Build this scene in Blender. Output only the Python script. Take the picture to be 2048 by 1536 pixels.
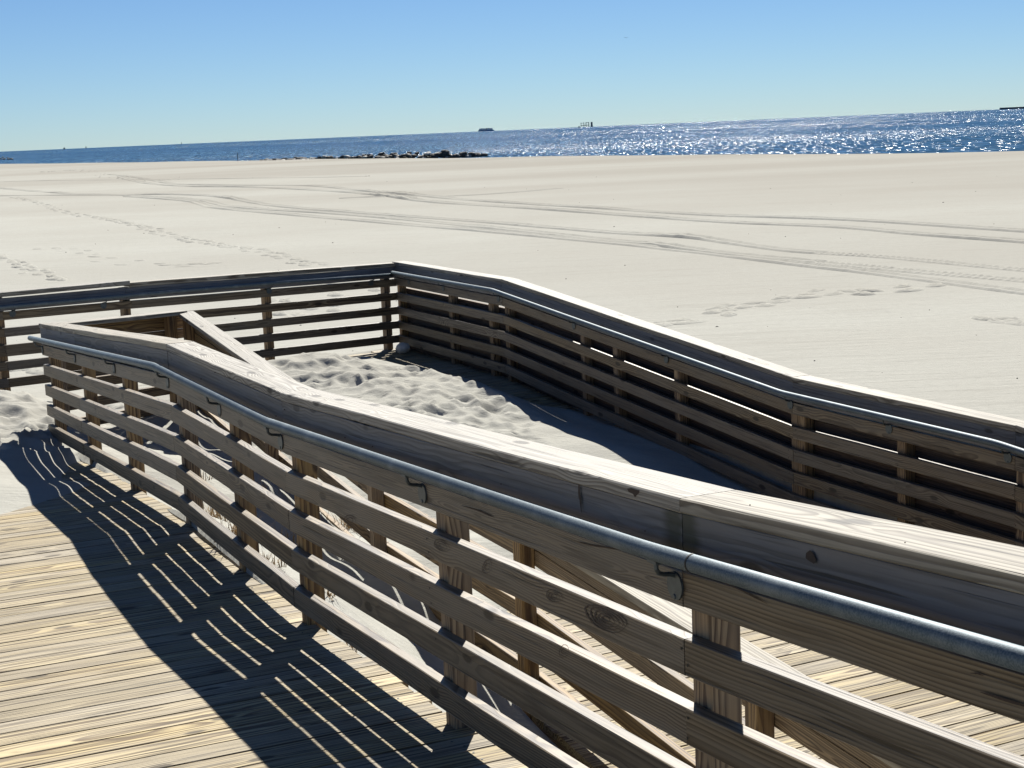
import bpy, math, random
import numpy as np
from mathutils import Vector, Matrix, noise as mnoise
random.seed(7); rng = np.random.default_rng(7)
S = bpy.context.scene
for o in list(bpy.data.objects): bpy.data.objects.remove(o)
COL = S.collection
R = math.radians
ZC = 2.75                                     # eye height above the flat beach
# ------------------------------------------------------------------ camera
PITCH, ROLL, FPX = R(9.0615), R(2.4177), 3184.5
def cam_axes():
    cp, sp, c, s = math.cos(PITCH), math.sin(PITCH), math.cos(ROLL), math.sin(ROLL)
    fwd = Vector((0, cp, -sp)); up = Vector((0, sp, cp)); rt = Vector((1, 0, 0))
    return c*rt - s*up, s*rt + c*up, fwd
AX = cam_axes()
cd = bpy.data.cameras.new('camera'); cam = bpy.data.objects.new('camera', cd); COL.objects.link(cam)
cd.sensor_width = 36; cd.lens = FPX/2048*36; cd.clip_start = .05; cd.clip_end = 60000
cam.matrix_world = Matrix((( AX[0].x, AX[1].x, -AX[2].x, 0), (AX[0].y, AX[1].y, -AX[2].y, 0), (AX[0].z, AX[1].z, -AX[2].z, ZC), (0,0,0,1)))
S.camera = cam
S.render.resolution_x, S.render.resolution_y = 1024, 768
# ------------------------------------------------------------------ light
SUN_AZ, SUN_EL = R(7.5), R(40.5)
W = bpy.data.worlds.new('World'); S.world = W; W.use_nodes = True
wn = W.node_tree.nodes; wl = W.node_tree.links
bg = wn['Background']; sky = wn.new('ShaderNodeTexSky'); sky.sky_type = 'NISHITA'; sky.sun_disc = False
sky.sun_elevation = SUN_EL; sky.sun_rotation = SUN_AZ; sky.altitude = 0; sky.air_density = .75; sky.dust_density = 0; sky.ozone_density = 3.0
tn = wn.new('ShaderNodeMix'); tn.data_type = 'RGBA'; tn.blend_type = 'MULTIPLY'; tn.inputs[0].default_value = 1; wl.new(sky.outputs[0], tn.inputs[6]); tn.inputs[7].default_value = (.50, .628, .79, 1)     # cool white balance
wl.new(tn.outputs[2], bg.inputs[0]); bg.inputs[1].default_value = .05
sd = bpy.data.lights.new('sun', 'SUN'); sd.energy = 4.8; sd.angle = R(.5); sd.color = (1, .975, .91)
sun = bpy.data.objects.new('sun', sd); COL.objects.link(sun)
tosun = Vector((math.sin(SUN_AZ)*math.cos(SUN_EL), math.cos(SUN_AZ)*math.cos(SUN_EL), math.sin(SUN_EL)))
sun.rotation_euler = tosun.to_track_quat('Z', 'Y').to_euler(); sun.location = (0, 0, 30)
S.view_settings.view_transform = 'Standard'; S.view_settings.look = 'None'; S.view_settings.gamma = 1
S.view_settings.exposure = 1.0
try: S.view_settings.use_curve_mapping = False
except Exception: pass
S.render.engine = 'CYCLES'; S.cycles.max_bounces = 6; S.cycles.diffuse_bounces = 3

# ------------------------------------------------------------------ coordinates
# s runs along the ramps (away from the eye), d across them to the right
M_ = -.44734819; N_ = math.hypot(1, M_); XA = 2.1262409
def W2(s, d): return Vector((XA + (M_*s + d)/N_, (s - M_*d)/N_))
def sdof(X, Y): return (M_*(X-XA)+Y)/N_, (X-XA-M_*Y)/N_
def W3(s, d, z): p = W2(s, d); return Vector((p.x, p.y, z+ZC))
def pix(px, py, z=-2.75):                      # where a ray through the photograph's pixel meets a level z (below eye)
    v = AX[2] + (px-1024)/FPX*AX[0] - (py-768)/FPX*AX[1]
    v = v*(z/v.z); return Vector((v.x, v.y, z+ZC))
UV = Vector((M_/N_, 1/N_, 0)); NV = Vector((1/N_, -M_/N_, 0))
IN = .0254
profA = [(-2,-1.47),(4.18,-1.966),(7.656,-2.168),(9.963,-2.193),(15.035,-2.554),(16.3,-2.62),(30,-2.62)]
profB = [(2,-3.5),(4.5,-3.32),(8.51,-3.037),(10.891,-3.037),(16.312,-2.648),(19.575,-2.655),(30,-2.655)]
profE = [(2,-3.5),(4.5,-3.344),(8.5,-3.105),(10.9,-3.09),(16.3,-2.665),(30,-2.65)]
def ip(p, s): return np.interp(s, [a for a,_ in p], [b for _,b in p])
def deck1(s, d): return ip(profA, s)
def deck2(s, d):
    w = np.clip((d-1.43)/3.49, 0, 1); return ip(profE, s)*(1-w) + ip(profB, s)*w
def sC(d): return 18.161 + .284*(d+.059)

# ------------------------------------------------------------------ helpers
def tag(o, label=None, cat=None, group=None, kind=None):
    if label: o['label'] = label
    if cat: o['category'] = cat
    if group: o['group'] = group
    if kind: o['kind'] = kind
    return o
def empty(name, loc=(0,0,0)):
    o = bpy.data.objects.new(name, None); COL.objects.link(o); o.location = loc; o.empty_display_size = .2; return o
def link(name, me, mat=None, parent=None):
    o = bpy.data.objects.new(name, me); COL.objects.link(o)
    if mat and not me.materials: me.materials.append(mat)
    if parent: o.parent = parent; o.matrix_parent_inverse = Matrix.Translation(parent.location).inverted() if parent.rotation_euler[:] == (0,0,0) else parent.matrix_basis.inverted()
    return o
def mesh(name, v, f, smooth=False):
    me = bpy.data.meshes.new(name); me.from_pydata([tuple(x) for x in v], [], f); me.update()
    if smooth: me.polygons.foreach_set('use_smooth', [True]*len(me.polygons))
    return me
def board(parent, name, P0, P1, nvec, n0, n1, h0, h1, mat, ch=.003, jit=.0015, vert=True, wav=.0022):
    """timber from P0 to P1 (points on the base line); section n0..n1 along nvec, h0..h1 upwards"""
    jn, jh = random.uniform(-jit, jit), random.uniform(-jit, jit)
    n0 += jn; n1 += jn; h0 += jh; h1 += jh
    xh = (P1-P0).normalized(); yh = (nvec - xh*nvec.dot(xh)).normalized(); zh = xh.cross(yh)
    if zh.z < 0 and abs(xh.z) < .9: yh = -yh; zh = -zh
    up = Vector((0,0,1)) if vert else zh
    prof = [(n0+ch,h0),(n1-ch,h0),(n1,h0+ch),(n1,h1-ch),(n1-ch,h1),(n0+ch,h1),(n0,h1-ch),(n0,h0+ch)]
    c = (P0+P1)/2 + nvec*((n0+n1)/2) + up*((h0+h1)/2)
    Mx = Matrix((xh, yh, zh)).transposed().to_4x4(); Mx.translation = c; Mi = Mx.inverted()
    ns_ = max(1, int((P1-P0).length/.35)) if wav else 1; sd0 = random.uniform(0, 99); v = []
    for k in range(ns_+1):
        t = k/ns_; P = P0.lerp(P1, t); en = min(1, 4*t*(1-t)); x_ = (P1-P0).length*t
        w1 = mnoise.noise(Vector((x_*.5, sd0, 0)))*wav*2.2*en; w2 = mnoise.noise(Vector((x_*.6, sd0+7, 0)))*wav*2.*en
        for i_, (a, b) in enumerate(prof):
            e1 = mnoise.noise(Vector((x_*2.5, sd0+3*(i_//2), 5)))*wav*.55
            v.append(Mi @ (P + nvec*(a+w1+e1) + up*(b+w2+e1)))
    f = [(8*k+i, 8*k+(i+1)%8, 8*k+8+(i+1)%8, 8*k+8+i) for k in range(ns_) for i in range(8)] + [tuple(range(7,-1,-1)), tuple(range(8*ns_, 8*ns_+8))]
    me = mesh(name, v, f)
    # keep normals outwards
    import bmesh
    bm = bmesh.new(); bm.from_mesh(me); bmesh.ops.recalc_face_normals(bm, faces=bm.faces); bm.to_mesh(me); bm.free()
    o = bpy.data.objects.new(name, me); COL.objects.link(o); me.materials.append(mat)
    if parent is not None:
        o.parent = parent; o.matrix_basis = Matrix.Translation(-parent.location) @ Mx
    else: o.matrix_world = Mx
    return o
def post(parent, name, base, ztop, zbot, a, b, mat, w=.089):
    """square post: base = XY corner reference centre; a,b horizontal unit axes"""
    xh = Vector((0,0,1)); c = Vector((base.x, base.y, (ztop+zbot)/2)); h = (ztop-zbot)/2
    yh = a; zh = xh.cross(yh)
    Mx = Matrix((xh, yh, zh)).transposed().to_4x4(); Mx.translation = c
    k = w/2; e = .004
    pr = [(-k+e,-k),(k-e,-k),(k,-k+e),(k,k-e),(k-e,k),(-k+e,k),(-k,k-e),(-k,-k+e)]
    v = [(x, y, z) for x in (-h, h) for y, z in pr]
    f = [(8+i, 8+(i+1)%8, (i+1)%8, i) for i in range(8)] + [tuple(range(0,8)), tuple(range(15,7,-1))]
    me = mesh(name, v, f); o = bpy.data.objects.new(name, me); COL.objects.link(o); me.materials.append(mat)
    o.parent = parent; o.matrix_basis = Matrix.Translation(-parent.location) @ Mx
    return o
def tube(pts, r, seg=20, caps=True):
    v = []; f = []; n = len(pts); prev = None
    for i, p in enumerate(pts):
        t = (pts[min(i+1,n-1)] - pts[max(i-1,0)]).normalized()
        a = Vector((0,0,1)) if abs(t.z) < .9 else Vector((1,0,0))
        if prev is not None: a = prev
        y = (a - t*a.dot(t)).normalized(); z = t.cross(y); prev = y
        rr = r[i] if isinstance(r, (list,tuple)) else r
        for k in range(seg):
            w = 2*math.pi*k/seg; v.append(p + (y*math.cos(w)+z*math.sin(w))*rr)
    for i in range(n-1):
        for k in range(seg):
            a = i*seg+k; b = i*seg+(k+1)%seg; f.append((a, b, b+seg, a+seg))
    if caps: f += [tuple(range(seg-1,-1,-1)), tuple(range((n-1)*seg, n*seg))]
    return v, f

# ------------------------------------------------------------------ materials
class NT:
    def __init__(s, name):
        s.m = bpy.data.materials.new(name); s.m.use_nodes = True; s.t = s.m.node_tree; s.b = s.t.nodes['Principled BSDF']
    def n(s, typ, **kw):
        x = s.t.nodes.new('ShaderNode'+typ)
        for k, v in kw.items(): setattr(x, k, v)
        return x
    def l(s, a, b): s.t.links.new(a, b)
    def inp(s, x, i, v):
        if hasattr(v, 'is_output') or isinstance(v, bpy.types.NodeSocket): s.l(v, x.inputs[i])
        else: x.inputs[i].default_value = v
    def math(s, op, a, b=0., c=0.):
        x = s.n('Math', operation=op); s.inp(x,0,a); s.inp(x,1,b)
        if op in ('MULTIPLY_ADD','SMOOTH_MIN','COMPARE'): s.inp(x,2,c)
        return x.outputs[0]
    def mix(s, f, a, b, blend='MIX'):
        x = s.n('Mix', data_type='RGBA', blend_type=blend); s.inp(x,0,f)
        for i, v in ((6,a),(7,b)):
            if isinstance(v, tuple) and len(v) == 3: v = (*v,1)
            s.inp(x,i,v)
        return x.outputs[2]
    def ramp(s, v, a, b, o0=0., o1=1.):
        x = s.n('MapRange', interpolation_type='SMOOTHSTEP'); s.inp(x,0,v); s.inp(x,1,a); s.inp(x,2,b); s.inp(x,3,o0); s.inp(x,4,o1); return x.outputs[0]
    def noise(s, vec, scale, detail=2., rough=.5, dim='3D'):
        x = s.n('TexNoise'); s.l(vec, x.inputs['Vector']); x.inputs['Scale'].default_value = scale; x.inputs['Detail'].default_value = detail; x.inputs['Roughness'].default_value = rough
        return x.outputs[0]
    def vmul(s, vec, k):
        x = s.n('VectorMath', operation='MULTIPLY'); s.l(vec, x.inputs[0]); x.inputs[1].default_value = k; return x.outputs[0]
def wood(name, early, late, grey, greyamt=.4, period=.011, hue=.12, rough=.72, val=.22, stain=None, bump=.5, ringmix=.8, spec=.5, streak=.45):
    N = NT(name)
    tc = N.n('TexCoord'); oi = N.n('ObjectInfo'); rnd = oi.outputs['Random']
    r2 = N.math('FRACT', N.math('MULTIPLY', rnd, 37.7)); r3 = N.math('FRACT', N.math('MULTIPLY', rnd, 91.3)); r4 = N.math('FRACT', N.math('MULTIPLY', rnd, 173.9))
    sp = N.n('SeparateXYZ'); N.l(tc.outputs['Object'], sp.inputs[0])
    x = N.math('MULTIPLY_ADD', rnd, 40., sp.outputs[0]); 
    y = N.math('ADD', sp.outputs[1], N.math('MULTIPLY_ADD', r2, .10, -.05)); z = N.math('ADD', sp.outputs[2], N.math('MULTIPLY_ADD', r3, .12, -.06))
    cb = N.n('CombineXYZ'); N.l(x, cb.inputs[0]); N.l(y, cb.inputs[1]); N.l(z, cb.inputs[2]); P = cb.outputs[0]
    # knots
    kv = N.n('TexVoronoi', feature='F1'); N.l(N.vmul(P, (2.8, 7.5, 7.5)), kv.inputs['Vector']); kv.inputs['Scale'].default_value = 1
    kd = kv.outputs['Distance']; knot = N.ramp(kd, .17, .10); kswirl = N.ramp(kd, .5, .05)
    # ring field
    low = N.noise(N.vmul(P, (.9, 3, 3)), 1, 2.); mid = N.noise(N.vmul(P, (3.5, 22, 22)), 1, 2.)
    zz = N.math('ADD', z, N.math('MULTIPLY_ADD', low, .055, -.0275))
    rr = N.math('SQRT', N.math('ADD', N.math('MULTIPLY', y, y), N.math('MULTIPLY', zz, zz)))
    rr = N.math('ADD', rr, N.math('MULTIPLY', mid, .008)); rr = N.math('ADD', rr, N.math('MULTIPLY', kswirl, .014))
    per = N.math('MULTIPLY_ADD', r4, period*.8, period*.65)
    ph = N.math('FRACT', N.math('DIVIDE', rr, per))
    ring = N.math('MULTIPLY', N.ramp(ph, .25, .86), N.ramp(ph, 1., .9))
    fib = N.noise(N.vmul(P, (5, 210, 210)), 1, 3., .6); blot = N.noise(N.vmul(P, (1.6, 16, 16)), 1, 3.)
    strk = N.noise(N.vmul(P, (2.2, 70, 70)), 1, 2.)
    col = N.mix(N.math('MULTIPLY', ring, ringmix), early, late)
    ga = N.math('ADD', N.ramp(blot, .35, .68), N.math('MULTIPLY_ADD', rnd, 1.0, -.5)); 
    ga = N.n('Clamp') if False else N.ramp(ga, 0., 1.)
    col = N.mix(N.math('MULTIPLY', ga, greyamt), col, grey)
    col = N.mix(N.ramp(strk, .50, .66, 0., streak), col, tuple(c*.45 for c in late))
    crack = N.ramp(N.noise(N.vmul(P, (1.3, 95, 95)), 1, 1.), .66, .74)
    col = N.mix(N.math('MULTIPLY', crack, .7), col, tuple(c*.18 for c in late))
    fm = N.math('MULTIPLY_ADD', fib, val*2.4, 1-val*1.2)
    hs = N.n('HueSaturation'); N.l(col, hs.inputs['Color']); N.l(N.math('MULTIPLY', fm, N.math('MULTIPLY_ADD', r3, hue*2, 1-hue)), hs.inputs['Value'])
    N.l(N.math('MULTIPLY_ADD', r4, .35, .8), hs.inputs['Saturation']); col = hs.outputs[0]
    col = N.mix(N.math('MULTIPLY', knot, .85), col, tuple(c*.4 for c in late))
    if stain is not None:                      # algae streak below a cap joint: local x, half width
        sx = N.math('ABSOLUTE', N.math('SUBTRACT', N.math('ADD', sp.outputs[0], N.math('MULTIPLY_ADD', strk, .05, -.025)), stain)); edge = N.math('MULTIPLY_ADD', strk, .03, 0)
        st = N.ramp(N.math('SUBTRACT', sx, N.math('MULTIPLY', mid, .05)), .045, -.01)
        col = N.mix(N.math('MULTIPLY', st, .8), col, (.018, .022, .006))
    N.b.inputs['Specular IOR Level'].default_value = spec
    N.l(col, N.b.inputs['Base Color'])
    N.l(N.math('MULTIPLY_ADD', fib, .15, rough-.07), N.b.inputs['Roughness'])
    hgt = N.math('ADD', N.math('MULTIPLY', ring, -.35), N.math('MULTIPLY', fib, .5)); hgt = N.math('SUBTRACT', hgt, N.math('MULTIPLY', crack, 1.2)); hgt = N.math('SUBTRACT', hgt, N.math('MULTIPLY', knot, .8))
    bp = N.n('Bump'); bp.inputs['Strength'].default_value = bump; bp.inputs['Distance'].default_value = .0022; N.l(hgt, bp.inputs['Height']); N.l(bp.outputs[0], N.b.inputs['Normal'])
    return N.m
M_cap   = wood('wood_cap', (.325,.292,.232), (.10,.078,.054), (.29,.262,.22), .5, .010, .10, .66, .34, ringmix=.85, spec=.3)
RC = ((.20,.152,.095), (.068,.045,.026), (.155,.133,.102), .55, .009, .14, .5, .2)
M_rail  = wood('wood_rail', *RC, ringmix=.95, spec=.38)
FC_ = ((.165,.155,.15), (.085,.078,.075), (.145,.15,.165), .7, .012, .12, .6, .18)
M_fas   = wood('wood_fascia', *FC_)
M_fasS  = wood('wood_fascia_stained', *FC_, stain=-1.70)
M_fasT  = wood('wood_fascia_stained_end', *FC_, stain=2.30)
M_post  = wood('wood_post', (.31,.205,.10), (.08,.042,.02), (.20,.145,.09), .35, .014, .15, .72, .2, ringmix=.95)
M_new   = wood('wood_tan', (.27,.175,.075), (.085,.046,.02), (.19,.145,.09), .4, .014, .15, .68, .2, ringmix=.95)
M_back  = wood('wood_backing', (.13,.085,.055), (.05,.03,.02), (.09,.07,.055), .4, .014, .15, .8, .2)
M_plank = wood('wood_plank', (.42,.34,.195), (.125,.085,.045), (.285,.24,.175), .55, .014, .14, .75, .46, bump=.8, ringmix=1., spec=.35, streak=.7)

N = NT('sand'); tc = N.n('TexCoord'); P = tc.outputs['Object']
gr = N.noise(P, 420, 2.); sm = N.noise(P, 26, 4., .6); lg = N.noise(P, .22, 3.); wind = N.noise(N.vmul(P, (.9, 5.5, 1)), 1.0, 4., .6)
big = N.noise(N.vmul(P, (.012, .05, 1)), 1.0, 3.)
spk = N.noise(N.vmul(P, (1, 1.6, 1)), 9, 3., .7); c = N.mix(N.math('MULTIPLY_ADD', spk, .9, N.math('MULTIPLY_ADD', gr, .5, -.2)), (.325,.322,.288), (.49,.482,.435)); c = N.mix(N.ramp(lg, .3, .7, 0., .35), c, (.36,.342,.302)); c = N.mix(N.ramp(big, .4, .7, 0., .35), c, (.29,.27,.236))
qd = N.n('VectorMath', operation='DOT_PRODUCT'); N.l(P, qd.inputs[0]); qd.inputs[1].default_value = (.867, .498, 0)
far_shade = N.math('MULTIPLY', N.ramp(qd.outputs['Value'], -20, 78), N.ramp(big, .3, .62, .55, 1.)); c = N.mix(N.math('MULTIPLY', far_shade, .8), c, (.285,.265,.23))  # self-shadow of the far sand relief painted into its colour, deeper towards shore
st = N.noise(N.vmul(P, (.5, 3.2, 1)), 1.0, 5., .65); c = N.mix(N.ramp(st, .5, .72, 0., .30), c, (.27,.256,.225))
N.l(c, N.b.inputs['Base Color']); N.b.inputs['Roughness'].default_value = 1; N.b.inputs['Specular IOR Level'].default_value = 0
sc2 = N.noise(N.vmul(P, (1.5, 7, 1)), 1.0, 5., .7); c2_ = N.ramp(sc2, .56, .72)
h = N.math('ADD', N.math('MULTIPLY', sm, .35), N.math('MULTIPLY', wind, .9)); h = N.math('SUBTRACT', h, N.math('MULTIPLY', c2_, .35)); h = N.math('ADD', h, N.math('MULTIPLY', gr, .08))
bp = N.n('Bump'); bp.inputs['Strength'].default_value = .55; bp.inputs['Distance'].default_value = .03; N.l(h, bp.inputs['Height']); N.l(bp.outputs[0], N.b.inputs['Normal'])
M_sand = N.m

GLO, GHI, GAX, GAY, GT = .615, .65, 3.2, 2.2, -.2
N = NT('sea_water'); tc = N.n('TexCoord'); P = tc.outputs['Object']

def facets(sc, det):
    x = N.n('TexNoise'); N.l(N.vmul(P, sc), x.inputs['Vector']); x.inputs['Scale'].default_value = 1; x.inputs['Detail'].default_value = det; x.inputs['Roughness'].default_value = .75
    y = N.n('VectorMath', operation='SUBTRACT'); N.l(x.outputs['Color'], y.inputs[0]); y.inputs[1].default_value = (.5,.5,.5); return y.outputs[0]
qs = N.n('VectorMath', operation='DOT_PRODUCT'); N.l(P, qs.inputs[0]); qs.inputs[1].default_value = (.867, .498, 0)
k1 = N.ramp(qs.outputs['Value'], 230, 520); k2 = N.ramp(qs.outputs['Value'], 700, 2200)
f1 = N.mix(k1, facets((2.4, .14, 1), 2.), facets((.9, .03, 1), 2.)); f1 = N.mix(k2, f1, facets((.2, .0035, 1), 2.5))
va = N.n('VectorMath', operation='MULTIPLY'); N.l(f1, va.inputs[0]); va.inputs[1].default_value = (.7, .9, 0)
g1 = N.noise(N.vmul(P, (5.2, .22, 1)), 1, 1.); g2 = N.noise(N.vmul(P, (1.5, .038, 1)), 1, 1.); g3 = N.noise(N.vmul(P, (.34, .0055, 1)), 1, 1.)
gl = N.math('ADD', g1, N.math('MULTIPLY', k1, N.math('SUBTRACT', g2, g1))); gl = N.math('ADD', gl, N.math('MULTIPLY', k2, N.math('SUBTRACT', g3, g2)))
band = N.noise(N.vmul(P, (.003, .012, 1)), 1, 3.)
gl = N.math('ADD', gl, N.ramp(band, .35, .65, -.05, .035))
spots = N.ramp(gl, GLO, GHI)
vg = N.n('VectorMath', operation='MULTIPLY'); N.l(f1, vg.inputs[0]); vg.inputs[1].default_value = (GAX, GAY, 0)
vg2 = N.n('VectorMath', operation='ADD'); N.l(vg.outputs[0], vg2.inputs[0]); vg2.inputs[1].default_value = (-.03, GT, 0)
vh = N.n('VectorMath', operation='SCALE'); N.l(vg2.outputs[0], vh.inputs[0]); N.l(N.math('MULTIPLY_ADD', spots, .22, .05), N.b.inputs['Roughness']); N.l(spots, vh.inputs['Scale'])
vi = N.n('VectorMath', operation='ADD'); N.l(va.outputs[0], vi.inputs[0]); N.l(vh.outputs[0], vi.inputs[1]); va = vi
swell = N.noise(N.vmul(P, (.0018, .008, 1)), 1, 3.)
vs = N.n('VectorMath', operation='SCALE'); N.l(va.outputs[0], vs.inputs[0]); N.l(N.ramp(swell, .35, .65, .72, 1.12), vs.inputs['Scale'])
vb = N.n('VectorMath', operation='ADD'); N.l(vs.outputs[0], vb.inputs[0]); vb.inputs[1].default_value = (-.03, -.14, 1)
vn = N.n('VectorMath', operation='NORMALIZE'); N.l(vb.outputs[0], vn.inputs[0]); N.l(vn.outputs[0], N.b.inputs['Normal'])
N.b.inputs['Base Color'].default_value = (.012,.050,.068,1); N.b.inputs['IOR'].default_value = 1.33
M_sea = N.m

N = NT('galvanised_rail'); tc = N.n('TexCoord'); P = tc.outputs['Object']
sp_ = N.noise(P, 240, 3., .6); bl = N.noise(P, 9, 3.)
c = N.mix(N.ramp(sp_, .35, .65), (.062,.088,.106), (.125,.155,.175)); c = N.mix(N.ramp(bl,.5,.75,0.,.4), c, (.22,.25,.27))
N.l(c, N.b.inputs['Base Color']); N.b.inputs['Metallic'].default_value = .35; N.b.inputs['Specular IOR Level'].default_value = .4; N.l(N.math('MULTIPLY_ADD', sp_, .2, .48), N.b.inputs['Roughness'])
bp = N.n('Bump'); bp.inputs['Strength'].default_value = .35; bp.inputs['Distance'].default_value = .001; N.l(sp_, bp.inputs['Height']); N.l(bp.outputs[0], N.b.inputs['Normal'])
M_metal = N.m
def plain(name, col, rough=.7, metal=0., var=.25, sc=12):
    N = NT(name); tc = N.n('TexCoord'); nz = N.noise(tc.outputs['Object'], sc, 3.)
    N.l(N.mix(nz, tuple(c*(1-var) for c in col), tuple(c*(1+var) for c in col)), N.b.inputs['Base Color']); N.b.inputs['Roughness'].default_value = rough; N.b.inputs['Metallic'].default_value = metal
    return N.m
M_brk = plain('bracket_metal', (.09,.105,.11), .5, .6, .35, 60)
M_nail = plain('screw_metal', (.03,.028,.025), .6, .5)
M_rock = plain('jetty_rock', (.10,.09,.08), .85, 0, .6, .9)
M_rockl = plain('pale_rock', (.42,.40,.36), .8, 0, .3, .9)
M_grass = plain('dry_grass', (.30,.20,.09), .8, 0, .5, 30)
M_ship = plain('ship_haze_blue', (.30,.42,.58), .7, 0, .3, .02)  # distant haze put into the ship's colour, paler and bluer
M_shipd = plain('ship_dark', (.09,.12,.16), .7, 0, .3, .02)
M_bag = plain('plastic_bag', (.55,.53,.48), .35, 0, .25, 18)
M_bird = plain('bird_feathers', (.16,.18,.2), .8)

# ------------------------------------------------------------------ ground
def smooth(x, a, b):
    t = np.clip((x-a)/(b-a), 0, 1); return t*t*(3-2*t)
NOISE = []
for k in range(26):
    a = rng.uniform(0, 2*np.pi); L = 10**rng.uniform(-.25, .75); NOISE.append((np.cos(a)*2*np.pi/L, np.sin(a)*2*np.pi/L, rng.uniform(0, 6.3), L))
def fbm(s, d):
    r = np.zeros_like(s)
    for kx, ky, p, L in NOISE: r += np.sin(kx*s + ky*d + p)*L**.9
    return r*.012
def undul(X, Y):
    return .02*np.sin(X*.21+.4*np.sin(Y*.09)) + .025*np.sin(Y*.13+1.3+.6*np.sin(X*.07)) + .05*np.sin(X*.031+Y*.043)
def ground(s, d):
    s = np.asarray(s, float); d = np.asarray(d, float)
    X = XA + (M_*s+d)/N_; Y = (s-M_*d)/N_
    q = X*.867 + (Y-162)*.498
    far = smooth(np.hypot(X, Y), 14, 26)
    beach = -2.76 + undul(X, Y)*far + .05*smooth(q, -60, -2) - .16*np.clip(q, 0, None)**.98*smooth(q, 0, 8)
    beach = np.where(q > 30, beach - 3, beach)
    nz = fbm(s, d)
    # ramp with its handrail on the left of the picture
    b1 = np.maximum(13.2 + (d+.15)*2.1, 11.0) + .35*nz/.03*.4
    c1 = np.clip((s-b1)*.055, -.25, .13) + smooth(s, 13.4, 16.5)*.10 + nz*smooth(s, 13, 15)*.9
    z1 = deck1(s, d) + c1
    # pit between the two ramps
    zE = np.interp(s, [2, 4, 8.44, 10.82, 13, 15.4], [-3.4, -3.25, -2.99, -2.80, -2.72, -2.64])
    w = smooth(d, .05, 1.25); za = deck1(s, d) - np.interp(s, [4, 9, 12, 15], [.12, .06, .02, -.04])
    zp = za*(1-w) + zE*w + nz*.45
    # lower ramp, half buried
    b2 = 11.9 - (d-2.4)*.9 + nz*9
    c2 = np.clip((s-b2)*.06, -.25, .11) + .22*np.exp(-np.clip(d-1.5, 0, 9)/.45)*smooth(s, 8.2, 10.5)*(1-.5*smooth(s, 13, 15)) + nz*.5*smooth(s, 11, 13)
    z2 = deck2(s, d) + c2
    # landing
    edge = np.interp(s, [14.2, 15.1, 15.9, 16.9, 17.7, 18.5, 19.2, 19.6], [5.3, 4.72, 4.64, 4.48, 4.33, 4.26, 4.0, 3.8])
    hs = np.interp(s, [9, 11, 12, 13, 13.5, 14, 14.5, 15.1, 15.6, 16.4, 17.5, 18.4, 19.5], [0, .10, .11, .117, .12, .17, .22, .236, .20, .125, .085, .065, .05])
    m = hs*(1-smooth(d, 4.18, edge+.02))*(.55+.45*smooth(d, 1.6, 3.6)) + .004*smooth(edge-d, -.02, .05)
    m = np.where(edge-d < .0, -np.clip(d-edge, 0, 2)*.28 - .035*smooth(d-edge, 0, .1), m)
    off = sC(d) - s
    m = m + smooth(d, .6, 1.7)*(1-smooth(d, 3.3, 4.1))*(.15*smooth(off, .25, .95)*(1-.75*smooth(off, 1.2, 2.8)))
    m = m + nz*.35*smooth(edge-d, 0, .6)
    c2n = hs*(1-smooth(d, 4.18, 4.9)*.75)*(.55+.45*smooth(d, 1.6, 3.6)) + nz*.3
    k2_ = smooth(s, 11.6-(np.clip(d,1.4,5)-2.4)*.9, 13.0-(np.clip(d,1.4,5)-2.4)*.5); z2 = z2*(1-k2_) + (deck2(s, d)+c2n)*k2_
    z3 = deck2(s, np.maximum(d, 1.43)) + m
    wl = smooth(s, 14.3, 15.3)
    z = np.where(d < .0, z1, np.where(d < 1.3, zp, z2))
    zl = np.where(d < -.2, z1, z3); bl = smooth(d, -.4, .8); zl = z1*(1-bl) + z3*bl
    z = z*(1-wl) + zl*wl
    out = (d > 4.99) | (s > sC(d)+.10)
    k = smooth(s-sC(d), .05, .5)*(d < 5.0); zo = beach + .08*np.exp(-np.abs(s-sC(d)))*(d < 5)
    z = np.where((d > 4.99), beach, z*(1-k) + zo*k)
    outl = smooth(-d, 5.2, 6.2); z = z*(1-outl) + beach*outl
    bk = smooth(s, -1, -3); z = np.where(s < 1, np.minimum(z, -2.76-.3*(d > 1.3)), z)
    return z
def grid_axis(lo, hi, step, far, g=1.06):
    a = list(np.arange(lo, hi+1e-6, step)); x, st = hi, step
    while x < far[1]: st *= g; x += st; a.append(x)
    x, st = lo, step
    while x > far[0]: st *= g; x -= st; a.insert(0, x)
    return np.array(a)
sa = grid_axis(9.5, 20.5, .032, (-60, 760), 1.05); da = grid_axis(-2.0, 5.4, .032, (-420, 420), 1.055)
SS, DD = np.meshgrid(sa, da, indexing='ij'); ZZ = ground(SS, DD)
# scuffed footprints in the drifted sand
def dimples(Z, n, s0, s1, d0, d1, dep, lim):
    for _ in range(n):
        s = rng.uniform(s0, s1); d = rng.uniform(d0, d1)
        if not lim(s, d): continue
        a = rng.uniform(-.5, .5)+(0 if rng.random() < .7 else 1.2); L = rng.uniform(.12, .24); B = L*rng.uniform(.42, .6); h = rng.uniform(.5, 1)*dep
        i0, i1 = np.searchsorted(sa, [s-.7, s+.7]); j0, j1 = np.searchsorted(da, [d-.7, d+.7])
        u = SS[i0:i1, j0:j1]-s; v = DD[i0:i1, j0:j1]-d; ca, sn = math.cos(a), math.sin(a)
        x = (u*ca+v*sn)/L; y = (-u*sn+v*ca)/B; r2 = x*x+y*y
        Z[i0:i1, j0:j1] += h*(-np.clip(1.15-np.sqrt(r2), 0, 1)**.8*1.1 + .42*np.exp(-np.abs(np.sqrt(r2)-1.25)*4.5))
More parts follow.
